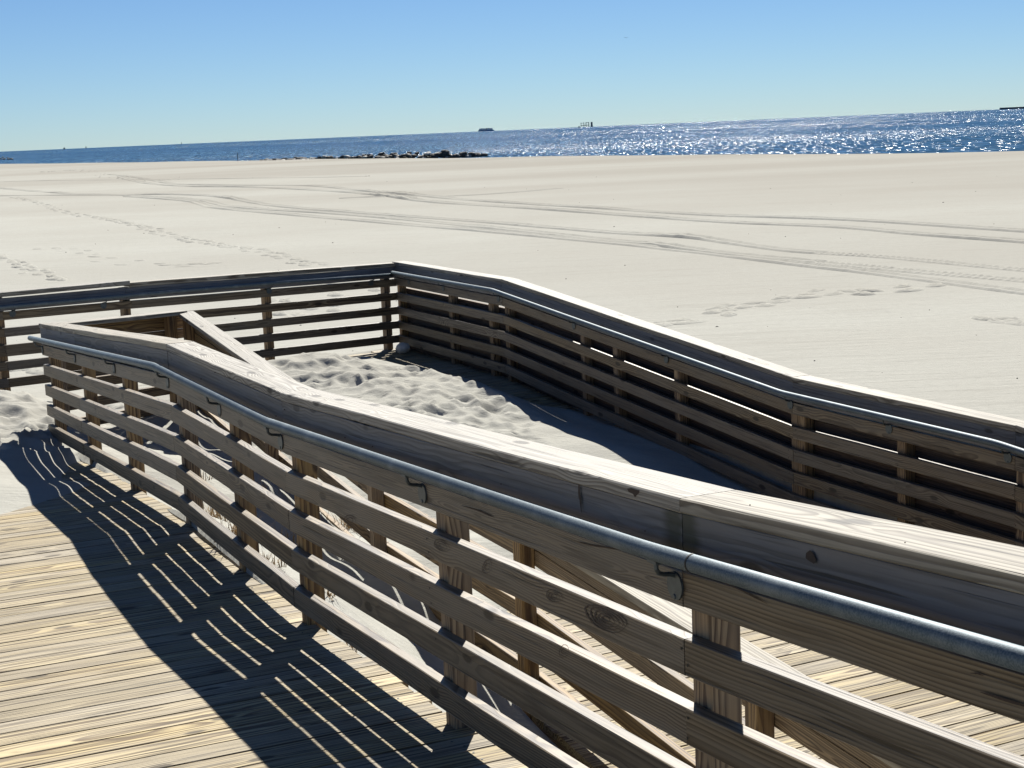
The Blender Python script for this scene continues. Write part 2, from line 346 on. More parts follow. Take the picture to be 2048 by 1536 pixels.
dimples(ZZ, 330, 13.2, 18.3, 1.6, 4.6, .033, lambda s, d: d < np.interp(s, [13, 15, 16, 17, 18], [3.9, 4.3, 4.3, 4.2, 4.0]) and s < sC(d)-.75)
dimples(ZZ, 200, 14.2, 18, -2, .9, .032, lambda s, d: s < sC(d)-.5)
dimples(ZZ, 60, 10.5, 14, 1.7, 3.6, .03, lambda s, d: s > 12.6-(d-2.4))
dimples(ZZ, 60, 5, 14, .2, 1.2, .015, lambda s, d: True)
edge_ = np.interp(SS, [14.2, 15.1, 15.9, 16.9, 17.7, 18.5, 19.2, 19.6], [5.3, 4.72, 4.64, 4.48, 4.33, 4.26, 4.0, 3.8])
keep = (SS > 12.1-(DD-2.4)*.9) & (DD > 1.3) & (DD < np.minimum(edge_-.08, 4.99)) & (SS < sC(DD)); ZZ = np.where(keep, np.maximum(ZZ, deck2(SS, DD)+.012), ZZ)
XX = XA + (M_*SS+DD)/N_; YY = (SS-M_*DD)/N_
ns, nd = SS.shape; me = bpy.data.meshes.new('sand')
co = np.stack([XX, YY, ZZ+ZC], -1).reshape(-1, 3); me.vertices.add(len(co)); me.vertices.foreach_set('co', co.ravel())
idx = np.arange(ns*nd).reshape(ns, nd); q = np.stack([idx[:-1,:-1], idx[:-1,1:], idx[1:,1:], idx[1:,:-1]], -1).reshape(-1, 4)[:, ::-1]
# leave out what the sea covers deep down
qc = (XX[:-1,:-1]*.867+(YY[:-1,:-1]-162)*.498).ravel(); q = q[qc < 45]
me.loops.add(q.size); me.polygons.add(len(q)); me.loops.foreach_set('vertex_index', q.ravel().astype(np.int32))
me.polygons.foreach_set('loop_start', np.arange(0, q.size, 4, dtype=np.int32)); me.polygons.foreach_set('use_smooth', np.ones(len(q), bool)); me.update(calc_edges=True); me.validate()
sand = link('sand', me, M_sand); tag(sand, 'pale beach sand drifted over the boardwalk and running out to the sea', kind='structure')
if me.polygons[0].normal.z < 0: me.flip_normals()

# sea
zs = -3.72+ZC
def shore(q, t): return Vector((.867*q + -.498*t, 162+.498*q + .867*t, zs))
sv = [shore(2, -4000), shore(2, 30000), shore(45000, 45000), shore(45000, -30000)]
sea = link('sea', mesh('sea', sv, [(0,3,2,1)]), M_sea); tag(sea, 'blue sea glittering under the sun behind the beach', kind='structure')
if sea.data.polygons[0].normal.z < 0: sea.data.flip_normals()

def gz(X, Y): s, d = sdof(X, Y); return float(ground(s, d))+ZC
# ------------------------------------------------------------------ tyre tracks and footprints on the beach
def catmull(P, n=10):
    out = []
    for i in range(len(P)-1):
        a, b, c, d = P[max(i-1,0)], P[i], P[i+1], P[min(i+2, len(P)-1)]
        for k in range(n):
            t = k/n; out.append(.5*((2*b)+(c-a)*t+(2*a-5*b+4*c-d)*t*t+(-a+3*b-3*c+d)*t**3))
    out.append(P[-1]); return out
tracks = [
 [(219,348),(294,357),(359,368),(478,370.5),(615,370.6),(700,377),(749,382),(822,388),(939,400),(1100,413),(1200,420),(1407,435),(1697,446),(2048,468),(2200,476)],
 [(239,353),(300,366),(376,373),(500,374),(598,377.4),(700,383),(778,391),(866,404),(1057,419),(1200,431),(1448,450),(1676,460),(1842,474.5),(2048,489),(2200,499)],
 [(-60,370),(0,374),(154,388.7),(342,388.7),(444,392.8),(547,410.6),(700,426),(950,446),(1200,468),(1386,480.7),(1573,505.6),(1780,520),(2048,545),(2200,557)],
 [(-60,392),(0,392),(239,391),(393,399),(478,415),(700,431.4),(950,456),(1200,483),(1365,501),(1531,520),(1800,545),(2048,566),(2200,579)],
 [(256,393),(376,401),(444,417),(700,442),(960,465),(1200,488),(1390,508),(1552,528),(1800,557),(2048,590),(2200,608)],
 [(-40,364),(120,360),(360,357),(620,354),(735,351)],
 [(680,395),(760,392),(900,391),(1000,386),(1120,376)],
]
churn = [(0, 790, 60), (1, 800, 60), (2, 455, 25), (2, 1370, 50), (3, 1330, 60)]
v = []; f = []
for ti, tr in enumerate(tracks):
    P = [pix(x, y) for x, y in tr]; C = catmull(P, 26 if ti not in (2, 3) else 70)
    wdt = .10 if ti < 5 else .09; amp0 = .042 if ti < 5 else .024
    prof = [(-1.9,-.4),(-1.35,.75),(-.95,1.),(-.55,.12),(0,.08),(.55,.12),(.95,1.),(1.35,.75),(1.9,-.4)]; base = len(v); run = 0
    for i, p in enumerate(C):
        t = (C[min(i+1,len(C)-1)]-C[max(i-1,0)]).normalized(); nn = Vector((-t.y, t.x, 0))
        dist = math.hypot(p.x, p.y)
        px_ = 1024 + FPX*(p-Vector((0,0,ZC))).dot(AX[0])/(p-Vector((0,0,ZC))).dot(AX[2])
        a = amp0*(.75+.5*mnoise.noise(p*.25))*min(1.6, .7+dist/60)
        for ci, cx, cw in churn:
            if ci == ti: a *= 1+.9*math.exp(-((px_-cx)/cw)**2)*(1+.6*mnoise.noise(p*1.7))
        if ti in (2, 3) and px_ > 1640: run = run+(p-C[i-1]).length if i else 0; a *= .8 if (run % .17) < .085 else .4
        ww = wdt*(1+.25*mnoise.noise(p*.5))*min(1.8, .8+dist/70)
        for pu, ph in prof:
            q_ = p+nn*pu*ww; v.append((q_.x, q_.y, gz(q_.x, q_.y)+ph*a*(1+.25*mnoise.noise(q_*2.3)) + .002))
    for i in range(len(C)-1):
        for k in range(8):
            a_ = base+i*9+k; f.append((a_, a_+1, a_+10, a_+9))
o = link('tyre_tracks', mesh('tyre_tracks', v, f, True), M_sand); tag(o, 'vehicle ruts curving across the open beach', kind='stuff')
def crater(v, f, x, y, rot, L, B, h):
    base = len(v); n = 9; z0 = gz(x, y)
    v.append((x, y, z0+.002))
    for r, hh in ((.55, .05), (.95, 1.), (1.5, -.15)):
        for k in range(n):
            w = 2*math.pi*k/n; u = math.cos(w)*L*r; t = math.sin(w)*B*r; jj = random.uniform(.7, 1.2)
            X = x+u*math.cos(rot)-t*math.sin(rot); Y = y+u*math.sin(rot)+t*math.cos(rot)
            v.append((X, Y, z0+h*hh*jj+.001))
    for k in range(n): f.append((base, base+1+k, base+1+(k+1)%n))
    for r in range(2):
        for k in range(n):
            a = base+1+r*n+k; b = base+1+r*n+(k+1)%n; f.append((a, a+n, b+n, b))
v = []; f = []
trails = [([(30,395),(68,403),(137,427),(222,442),(284,456),(376,482),(513,502),(632,531)], 150, .4, .02),
 ([(-20,512),(10,522),(50,536),(80,546),(120,560)], 26, .3, .026), ([(90,500),(150,505),(220,520),(330,532),(430,528)], 20, .6, .014),
 ([(1432,631),(1470,620),(1510,611),(1614,599),(1676,588),(1750,590),(1850,575)], 21, .40, .022), ([(1310,652),(1380,646)], 8, .2, .02),
 ([(90,345),(160,342),(230,352),(300,360),(330,358)], 60, 1.6, .03), ([(1980,640),(2060,652)], 6, .2, .02),
 ([(600,560),(700,580),(640,620),(600,640),(560,600)], 26, .5, .03), ([(100,745),(60,735),(20,740)], 8, .2, .02)]
for pts, n, spread, h in trails:
    C = catmull([pix(*p) for p in pts], 12); 
    for i in range(n):
        t = i/(n-1)*(len(C)-1.01); a = C[int(t)].lerp(C[int(t)+1], t%1); dr = C[int(t)+1]-C[int(t)]; an = math.atan2(dr.y, dr.x)
        nn = Vector((-dr.y, dr.x, 0)).normalized(); a = a + nn*((i%2-.5)*spread*.7 + random.gauss(0, spread*.25))
        crater(v, f, a.x, a.y, an+random.uniform(-.4, .4), random.uniform(.14, .22), random.uniform(.07, .11), h*random.uniform(.9, 1.9))
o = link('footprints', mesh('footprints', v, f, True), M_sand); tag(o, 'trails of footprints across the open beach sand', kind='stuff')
# scattered debris
v = []; f = []
for _ in range(110):
    px_, py_ = random.uniform(-60, 2100), 330+random.random()**1.3*430
    p = pix(px_, py_); s_, d_ = sdof(p.x, p.y)
    if d_ < 5.2 and s_ < sC(d_)+.4: continue
    r = random.uniform(.004, .010)*min(2.2, .6+p.length/30); z0 = gz(p.x, p.y); b = len(v); a = random.uniform(0, 3.1); e = random.uniform(1, 3)
    for k in range(5):
        w = 2*math.pi*k/5; u, t = math.cos(w)*r*e, math.sin(w)*r; v.append((p.x+u*math.cos(a)-t*math.sin(a), p.y+u*math.sin(a)+t*math.cos(a), z0-.002))
    v.append((p.x, p.y, z0+r*random.uniform(.7, 1.3)))
    for k in range(5): f.append((b+k, b+(k+1)%5, b+5))
o = link('beach_debris', mesh('beach_debris', v, f), M_nail); tag(o, 'tiny dark shells and bits of weed scattered on the sand', kind='stuff')

# ------------------------------------------------------------------ decks
def deck(name, label, s0, s1, dl, dr, zf, jitter=.012):
    root = empty(name, (0,0,0)); tag(root, label, kind='structure'); s = s0
    while s < s1:
        w = .1405; a, b = dl(s), dr(s)
        if b-a > .3:
            z = float(zf(s+w/2, a)), float(zf(s+w/2, b)); slope = float(zf(s+w, b)-zf(s, b))/w
            P0 = W3(s+w/2, a+random.uniform(-.01,.01), z[0]+random.uniform(-.0012,.0012)); P1 = W3(s+w/2, b+random.uniform(-jitter, jitter), z[1]+random.uniform(-.0012,.0012))
            up = Vector((0,0,1)); along = (UV + up*slope).normalized()
            P0 -= Vector((0,0,.038)); P1 -= Vector((0,0,.038))
            board(root, 'plank', P0, P1, along, -w/2+random.uniform(0,.0012), w/2, 0, .038, M_plank, .003, .0008, wav=0)
        s += .1465+random.uniform(0, .0018)
    return root
D1 = deck('boardwalk_ramp', 'weathered plank deck of the upper ramp at the lower left', 2.5, 15.0, lambda s: -4.2, lambda s: .085 if s < 5.9 else .045, deck1)
D2 = deck('lower_ramp', 'tan plank deck of the lower ramp between the two railings', 3.5, 15.0, lambda s: 1.45, lambda s: 4.98, deck2)
D3 = deck('landing', 'plank landing in the shade of the far railing corner, mostly under sand', 15.02, 19.9, lambda s: max(1.45, (s-18.161)/.284), lambda s: 4.98, deck2)
# rim joists under the deck edges
def rim(root, d, prof, s0, s1):
    ns_ = [s0]+[a for a,_ in prof if s0 < a < s1]+[s1]
    for a, b in zip(ns_[:-1], ns_[1:]):
        board(root, 'rim_joist', W3(a, d, float(ip(prof, a))), W3(b, d, float(ip(prof, b))), NV, -.019, .019, -.28, -.042, M_post, .003)
rim(D1, -.035, profA, 5.9, 15.0); rim(D2, 1.475, profE, 3.5, 15.0)
# screw heads, two per plank end near the railings
def screws(root, s0, s1, ds, zf):
    v = []; f = []; s = s0
    while s < s1:
        for dd in ds:
            for o_ in (.035, .105):
                x = W3(s+o_+random.uniform(-.006,.006), dd+random.uniform(-.012,.012), float(zf(s+o_, dd))+.0016); b = len(v)
                for k in range(6): w = k*math.pi/3; v.append((x.x+.0048*math.cos(w), x.y+.0048*math.sin(w), x.z))
                f.append(tuple(range(b, b+6)))
        s += .1474
    o = link('screw_head', mesh('screw_head', v, f), M_nail, root); tag(o, kind='stuff')
screws(D1, 2.5, 13, (-.05,), deck1)

# ------------------------------------------------------------------ fences
def frames(kind):
    """origin(t) -> base point of the post front plane at deck level, normal towards the slats"""
    pass
def make_bracket(rail, P, nv_, along, scale=1.):
    """oval wall plate and bent arm under the tube; P = plate centre on the board face, nv_ towards the ramp"""
    up = Vector((0,0,1)); v = []; f = []; n = 16; base = 0
    for off in (.0, .006):
        for k in range(n):
            w = 2*math.pi*k/n; v.append(P + along*(math.cos(w)*.036) + up*(math.sin(w)*.036) + nv_*off)
    f += [tuple(range(n, 2*n))] + [(k, (k+1)%n, n+(k+1)%n, n+k) for k in range(n)]
    b = len(v); v.append(P+nv_*.0085); 
    for sgn in (-1, 1):                        # two screw bosses
        c = P+up*(.027*sgn)+nv_*.006; b = len(v)
        for off, r in ((0,.007),(.003,.0055)):
            for k in range(8): w = k*math.pi/4; v.append(c+along*math.cos(w)*r+up*math.sin(w)*r+nv_*off)
        f += [tuple(range(b+8, b+16))]+[(b+k, b+(k+1)%8, b+8+(k+1)%8, b+8+k) for k in range(8)]
    top = (3.75*IN)-.0225-.006; q9 = P+up*top+nv_*.062-along*.012
    pts = [P+up*.028+nv_*.004, P+up*.033+nv_*.022-along*.002, P+up*.036+nv_*.040-along*.006, P+up*.042+nv_*.054-along*.010, q9-up*.012, q9]
    tv, tf = tube(pts, .0062, 10); b = len(v); v += tv; f += [tuple(b+i for i in q_) for q_ in tf]
    c = q9                                      # saddle under the tube
    b = len(v)
    for a_ in (-.022, .022):
        for u_ in (-.013, .013):
            for h_ in (0, .008): v.append(c+along*a_+nv_*u_+up*(h_+.004))
    f += [(b,b+1,b+3,b+2),(b+4,b+6,b+7,b+5),(b,b+4,b+5,b+1),(b+2,b+3,b+7,b+6),(b,b+2,b+6,b+4),(b+1,b+5,b+7,b+3)]
    me = mesh('bracket', [q_-P for q_ in v], f)
    import bmesh
    bm = bmesh.new(); bm.from_mesh(me); bmesh.ops.recalc_face_normals(bm, faces=bm.faces); bm.to_mesh(me); bm.free()
    me.materials.append(M_brk); o = bpy.data.objects.new('bracket', me); COL.objects.link(o)
    o.parent = rail; o.matrix_basis = Matrix.Translation(P-rail.matrix_world.translation-PAR[rail.name])
    return o
PAR = {}
def fence(name, label, pt, nrm, posts, rj, fj, cj, bracket_t=None, rail_h=37.4, tops=(31.2,34.8,35.05,40.5,40.52,42.0), zfoot=-.45, mats=None, capo=(-.118,.045), wide2=None, back=None, rail_ext=(0,0), lift=None, slat_hi=28):
    """pt(t) base point; rj/fj/cj = joints of slats, fascia, cap"""
    root = empty(name, pt((rj[0]+rj[-1])/2)); tag(root, label, 'railing')
    ms = mats or {}
    mr, mf, mc, mp = ms.get('rail', M_rail), ms.get('fas', M_fas), ms.get('cap', M_cap), ms.get('post', M_post)
    along = (pt(rj[-1])-pt(rj[0])); along.z = 0; along.normalize()
    for t in posts:
        p = pt(t-.0445); c = p - nrm*.0457
        post(root, 'post', c, p.z+tops[4]*IN-.004, p.z+zfoot, along, nrm, mp)
    for k in range(4):
        for a, b in zip(rj[:-1], rj[1:]):
            if wide2 and k == 2 and a < wide2: 
                board(root, 'slat', pt(a+.0015), pt(b-.0015), nrm, .0008, .0435, (7*k+2.2)*IN, (7*k+7)*IN, mr); continue
            board(root, 'slat', pt(a+.0015), pt(b-.0015), nrm, .0008, .0435, (7*k+3.25)*IN, (7*k+7)*IN, mr)
    for a, b in zip(rj[:-1], rj[1:]): board(root, 'bracket_board', pt(a+.0015), pt(b-.0015), nrm, .0008, .044, tops[0]*IN, tops[1]*IN, mr)
    for a, b in zip(fj[:-1], fj[1:]):
        m_ = mf
        if name == 'upper_ramp_railing' and a < 4.17 < b+.1 and abs(b-4.17) < .2: m_ = M_fasT if a < 0 else M_fas
        if name == 'upper_ramp_railing' and abs(a-4.14) < .01: m_ = M_fasS
        board(root, 'fascia_board', pt(a+.001), pt(b-.001), nrm, .0008, .0415, tops[2]*IN, tops[3]*IN, m_)
    for a, b in zip(cj[:-1], cj[1:]):
        P0, P1 = pt(a+.0012), pt(b-.0012)
        if lift and abs(b-lift) < .01: P1 = P1+Vector((0,0,.02)); P0 = P0+Vector((0,0,.004))
        board(root, 'cap_board', P0, P1, nrm, capo[0], capo[1], tops[4]*IN, tops[5]*IN, mc, .004)
    sv, sf = [], []                             # screw heads on the slats at every post
    for t in posts:
        for k in range(4):
            for hh in ((7*k+4.2), (7*k+6.1)):
                if random.random() < .15: continue
                c_ = pt(t-.045+random.uniform(-.02,.02))+nrm*(.0462)+Vector((0,0,(hh+random.uniform(-.3,.3))*IN)); b_ = len(sv)
                for i_ in range(6): w_ = i_*math.pi/3; sv.append(c_+along*math.cos(w_)*.0045+Vector((0,0,1))*math.sin(w_)*.0045)
                sf.append(tuple(range(b_, b_+6)))
    so = link('screw_head', mesh('screw_head', [q_-root.location for q_ in sv], sf), M_nail); so.parent = root; tag(so, kind='stuff')
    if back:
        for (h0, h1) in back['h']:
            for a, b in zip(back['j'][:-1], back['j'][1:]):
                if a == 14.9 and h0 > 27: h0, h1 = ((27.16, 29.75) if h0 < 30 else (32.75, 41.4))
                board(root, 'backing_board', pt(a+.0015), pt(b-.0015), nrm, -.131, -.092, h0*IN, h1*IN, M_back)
    return root
def handrail(root, pts, h, brs, ptf, nrm, ring=None):
    """pts = list of base points (already with tube offset), smoothed at the bends"""
    P = []
    n = len(pts)
    for i, p in enumerate(pts):
        q_ = p+Vector((0,0,h*IN))
        if 0 < i < n-1:
            a = (pts[i-1]-p); b = (pts[i+1]-p); ra = min(.07, a.length*.4); rb = min(.07, b.length*.4)
            A = q_+a.normalized()*ra; B = q_+b.normalized()*rb
            for k in range(5):
                t = k/4; P.append((1-t)**2*A+2*t*(1-t)*q_+t*t*B)
        else: P.append(q_)
    r = .0225
    v, f = tube(P, r, 24)
    c = P[len(P)//2].copy()
    me = mesh('handrail', [x-c for x in v], f, True); me.materials.append(M_metal)
    o = bpy.data.objects.new('handrail', me); COL.objects.link(o); o.parent = root; o.matrix_basis = Matrix.Translation(c-root.location)
    PAR[o.name] = c
    bpy.context.view_layer.update()
    if ring:                                    # dark butt joint between two lengths of tube
        q0 = offA(ring-.003)+Vector((0,0,h*IN)); q1 = offA(ring+.003)+Vector((0,0,h*IN)); v, f = tube([q0, q1], r+.0012, 24)
        m2 = mesh('tube_joint', [x-c for x in v], f); m2.materials.append(M_nail); o2 = bpy.data.objects.new('tube_joint', m2); COL.objects.link(o2); o2.parent = o
    for t, nr, al, pf in brs:
        Pp = pf(t)+nr*.0442+Vector((0,0,(h-3.75)*IN))
        make_bracket2(o, c, Pp, nr, al)
    return o
def make_bracket2(rail, c, P, nv_, along):
    make_bracket.__globals__['PAR'][rail.name] = Vector((0,0,0))
    ob = make_bracket(rail, P, nv_, along); ob.matrix_basis = Matrix.Translation(P-c)

ptA = lambda t: W3(t, 0, float(ip(profA, t)))
nA = -NV
A_posts = [2.45, 4.18, 5.905, 7.656, 8.76, 9.963, 11.647, 13.297, 15.035]
FA = fence('upper_ramp_railing', 'long grey timber railing crossing the foreground with a steel tube handrail', ptA, nA, A_posts,
      [-.5, 4.14, 7.61, 9.92, 13.25, 15.10], [-.5, 4.14, 7.61, 9.92, 11.6, 13.25, 15.10], [-.5, 4.14, 7.61, 9.92, 13.26, 15.15], rail_h=37.4)
offA = lambda t: ptA(t)+nA*.106
handrail(FA, [offA(-.5), offA(4.18), offA(7.62), offA(9.98), offA(15.30)], 36.9, [(t-.01, nA, UV, ptA) for t in A_posts], ptA, nA, ring=3.98)

ptB = lambda t: W3(t, 4.919, float(ip(profB, t)))
nB = -NV
tB = (31.8,35.4,35.7,41.5,41.55,43.1)
B_posts = [19.60, 17.904, 16.75, 16.312, 14.545, 13.88, 12.757, 10.985, 10.891, 9.695, 8.51, 7.0, 5.4]
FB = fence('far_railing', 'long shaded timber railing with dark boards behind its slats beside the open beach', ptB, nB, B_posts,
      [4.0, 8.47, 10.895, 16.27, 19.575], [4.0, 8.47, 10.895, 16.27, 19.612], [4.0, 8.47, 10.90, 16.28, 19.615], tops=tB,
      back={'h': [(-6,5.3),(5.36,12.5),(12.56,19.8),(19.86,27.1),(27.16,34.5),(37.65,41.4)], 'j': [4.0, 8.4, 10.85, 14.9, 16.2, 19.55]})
offB = lambda t: ptB(t)+nB*.12

c0 = W3(19.575, 4.919, float(ip(profB, 19.575)))
cdir = (W2(18.161, -.059)-W2(19.575, 4.919)).to_3d().normalized()          # from the corner to the left
nC = Vector((cdir.y, -cdir.x, 0)); 
if nC.y > 0: nC = -nC
LC = (W2(18.161,-.059)-W2(19.575,4.919)).length
ptC = lambda t: Vector((c0.x, c0.y, 0))+cdir*(-t) + Vector((0,0, ZC + float(np.interp(-t, [0, 1.93, LC, LC+8], [-2.655, -2.598, -2.533, -2.45]))))
# t runs from -9 (far left) to 0 (corner)
def tC(px):                                        # t of the fence base under a picture column
    b = min(((abs(1024+FPX*(ptC(t)+Vector((0,0,.5))-Vector((0,0,ZC))).dot(AX[0])/(ptC(t)+Vector((0,0,.5))-Vector((0,0,ZC))).dot(AX[2])-px)), t) for t in np.linspace(-9, 0, 1801)); return float(b[1])
C_posts = [tC(p)+.0445*1.2 for p in (-170, 5, 257, 538, 776)]
jc = tC(265)
FC = fence('landing_railing', 'shaded timber railing at the far left against bright sand, its cap lifted at a joint', ptC, nC, C_posts,
      [-9, tC(8), jc, -.04], [-9, jc-.06, -.04], [-9, jc, -.035], tops=(31.2,34.7,35.3,40.6,40.62,42.5), lift=jc, wide2=tC(8)+.5)
# shared handrail round the corner belongs to the far railing on one side and to the landing railing on the other
cz = lambda: None
corner_tube = c0 + (nB+nC)*.12/(1+nB.dot(nC))
handrail(FB, [offB(4.0), offB(8.55), offB(10.93), offB(16.35), corner_tube], 38.3, [(t-.0, nB, UV, ptB) for t in (19.05, 17.93, 16.36, 14.58, 12.8, 10.92, 9.72, 8.53, 7.0, 5.4)], ptB, nB)
handrail(FC, [ptC(-9)+nC*.106, ptC(-3)+nC*.106, ptC(-1.9)+nC*.106, corner_tube], 37.4, [(t, nC, cdir, ptC) for t in (tC(28), tC(209), tC(538), tC(741))], ptC, nC)

ptE = lambda t: W3(t, 1.517, float(ip(profE, t)))
E_posts = [16.12, 13.4, 10.86, 8.48, 6.2, 4.6]
EM = {'rail': M_new, 'fas': M_new, 'post': M_post}
FE = fence('lower_ramp_railing', 'tan timber railing of the lower ramp seen through the gaps of the front one', ptE, NV, E_posts,
      [3.2, 8.45, 10.85, 16.18], [3.2, 8.45, 10.85, 16.18], [3.2, 8.45, 10.86, 16.2], mats=EM)
# short return between that railing and the end of the front one
f0 = W3(16.14, 1.43, -2.66); f1 = W3(15.36, .16, -2.60)
fd = (f1-f0).normalized(); nF = Vector((fd.y, -fd.x, 0)).normalized()
if nF.y < 0: nF = -nF
LF = (f1-f0).length
ptF = lambda t: f0+fd*(-t) + nF*.10
FF = fence('return_railing', 'short brown timber railing joining the end of the front railing to the lower ramp railing', ptF, nF, [-.06, -LF+.05], [-LF, .14], [-LF, .14], [-LF, .06], mats=EM)
for o in bpy.data.objects:
    pass

# ------------------------------------------------------------------ small things
# plastic ball / bag in the corner
v = []; f = []; bc = pix(806, 696, -2.58)
bc.z = -2.655+ZC+.075
nu, nv2 = 22, 14
for i in range(nv2+1):
    for k in range(nu):
        th = math.pi*i/nv2; w = 2*math.pi*k/nu; dr = Vector((math.sin(th)*math.cos(w), math.sin(th)*math.sin(w), math.cos(th)))
        r = .078*(1+.20*mnoise.noise(dr*2.1+Vector((3,1,2)))+.10*mnoise.noise(dr*6)); v.append(Vector((dr.x*1.1, dr.y, dr.z*.86))*r)
for i in range(nv2):
    for k in range(nu): a = i*nu+k; b = i*nu+(k+1)%nu; f.append((a, a+nu, b+nu, b))
bag = link('plastic_bag', mesh('plastic_bag', v, f, True), M_bag); bag.location = bc; tag(bag, 'crumpled whitish plastic bag lying in the corner of the landing railings', 'bag')
# timber offcuts by the deck edge
def offcut(px_, py_, rot, L, w, h, label):
    z = -2.2
    for _ in range(14):
        p = pix(px_, py_, z); s_, d_ = sdof(p.x, p.y); z = .5*z+.5*(float(ground(s_, d_))+h*.7)
    dr = (UV*math.cos(rot)+NV*math.sin(rot)); nn = Vector((-dr.y, dr.x, 0)); zg = float(ground(s_, d_))+ZC
    P0 = Vector((p.x, p.y, zg))-dr*L/2; P1 = P0+dr*L+Vector((0,0,.008))
    o = board(None, 'timber_offcut', P0, P1, nn, -w/2, w/2, -.02, h, M_new, .004, wav=0); tag(o, label, 'timber offcut', 'timber offcuts by the deck edge')
offcut(744, 1338, .5, .14, .05, .075, 'small grey-tan timber offcut farther from the viewer beside the plank ends')
offcut(782, 1366, .9, .13, .09, .085, 'thick square timber offcut nearest the viewer beside the plank ends')
# knots, checks and a knot hole in the front railing's boards
M_mark = plain('dark_knot', (.045,.028,.018), .8, 0, .4, 90); M_ringm = plain('knot_grain', (.085,.06,.042), .75, 0, .3, 90)
def face(px_, py_, n_):                          # where the ray through a pixel meets the front railing's face
    v_ = AX[2] + (px_-1024)/FPX*AX[0] - (py_-768)/FPX*AX[1]
    o_ = W3(0, -n_, 0); o_.z = 0; c_ = Vector((0,0,ZC)); k_ = (o_-c_).dot(NV)/v_.dot(NV)
    return c_+v_*k_
def mark(name, polys, mat, n_):
    v, f = [], []
    for P in polys:
        b = len(v); v += [face(x, y, n_)-FA.location for x, y in P]; f.append(tuple(range(b, b+len(P))))
    o = link(name, mesh(name, v, f), mat); o.parent = FA; return o
def strip(pts, w):
    out = []; n = len(pts)
    fine = []
    for i in range(n-1):
        for k in range(4): t = k/4; fine.append((pts[i][0]*(1-t)+pts[i+1][0]*t, pts[i][1]*(1-t)+pts[i+1][1]*t))
    fine.append(pts[-1]); n = len(fine); L = []; Rr = []
    for i, (x, y) in enumerate(fine):
        a = fine[min(i+1, n-1)]; b = fine[max(i-1, 0)]; dx, dy = a[0]-b[0], a[1]-b[1]; l = math.hypot(dx, dy); h = w*(.12+math.sin(math.pi*min(1, max(0, i/(n-1))))**.6)*random.uniform(.5, 1.1)
        L.append((x-dy/l*h, y+dx/l*h)); Rr.append((x+dy/l*h, y-dx/l*h))
    return [(L[i], L[i+1], Rr[i+1], Rr[i]) for i in range(n-1)]
NB, NS, NF, NC_ = .0468, .0464, .0442, .0474
for pts, w, n_ in (([(1154,1083),(1182,1090),(1240,1099),(1276,1103)], 1.7, NB), ([(922,1011),(958,1021),(988,1035)], 1.6, NB), ([(1443,1163),(1485,1182),(1535,1208)], 2.0, NB),
                   ([(1960,1384),(2010,1400),(2075,1420)], 2.6, NB), ([(1940,1346),(1955,1347),(1968,1352)], 2.0, NB), 
                   ([(1158,962),(1158,985),(1161,1005),(1163,1026)], 2.2, NF)):
    mark('check', strip(pts, w), M_mark, n_)
def ringset(cx, cy, rx, ry, ang, n_, k=3):
    P = []
    for j in range(k):
        r = (j+1)/k; pts = []
        for i in range(19):
            w = 2*math.pi*i/18; x, y = math.cos(w)*rx*r*(1+.10*math.sin(3*w+j)), math.sin(w)*ry*r
            pts.append((cx+x*math.cos(ang)-y*math.sin(ang), cy+x*math.sin(ang)+y*math.cos(ang)))
        P += strip(pts, max(.7, min(rx, ry)*.075))
    return P
for cx, cy, rx, ry, an, n_, k in ((883,1091,17,10,.5,NS,3), (1212,1238,44,22,.45,NS,5), (1108,1192,17,11,.4,NS,3), (974,1133,9,14,.3,NS,2), (700,1040,12,9,.5,NS,2), (1128,1302,9,13,.3,NS,2)):
    mark('knot', ringset(cx, cy, rx, ry, an, n_, k), M_ringm, n_)
mark('knot', [[(cx, cy) for cx, cy in ((1612,1106),(1620,1100),(1627,1108),(1632,1120),(1628,1128),(1618,1122),(1611,1116))]], M_mark, NF)
mark('knot_hole', [((1254,977),(1262,976),(1271,979),(1279,981),(1278,986),(1273,991),(1270,995),(1266,988),(1257,984))], M_mark, NC_)
mark('screw_head', [[(x+1.6*math.cos(w*1.05), y+1.6*math.sin(w*1.05)) for w in range(6)] for x, y in ((1002,968),(745,893),(690,875),(1290,1062),(840,950),(1500,1010),(1810,1085),(430,745),(402,758),(569,819),(552,832))], M_mark, NC_)
# dry grass tufts
def tuft(name, p, n, L, spread, label, flat=.5):
    v = []; f = []
    for _ in range(int(n*1.5)):
        a = random.uniform(0, 6.28); r0 = random.uniform(0, spread); b = Vector((math.cos(a)*r0, math.sin(a)*r0, -.01)); a2 = random.uniform(0, 6.28); l = L*random.uniform(.4, 1.1)
        fl = random.uniform(.2, 1)*flat; dr = Vector((math.cos(a2)*fl, math.sin(a2)*fl, 1-fl*.75)).normalized(); sd_ = Vector((-math.sin(a2), math.cos(a2), 0))*random.uniform(.0022, .0045)
        k0 = len(v); q_ = b; cur = Vector((math.cos(a2), math.sin(a2), -.55))*random.uniform(.1, .5)
        for k in range(5):
            wdt = 1-k/4.3; v += [q_-sd_*wdt, q_+sd_*wdt]; q_ = q_ + dr*(l/4); dr = (dr+cur*.45).normalized()
            if q_.z < .004: q_.z = .004
        for k in range(4): f.append((k0+2*k, k0+2*k+1, k0+2*k+3, k0+2*k+2))
    o = link(name, mesh(name, v, f), M_grass); o.location = p; tag(o, label, 'dry grass', 'tufts of dry grass in the sand between the railings'); return o
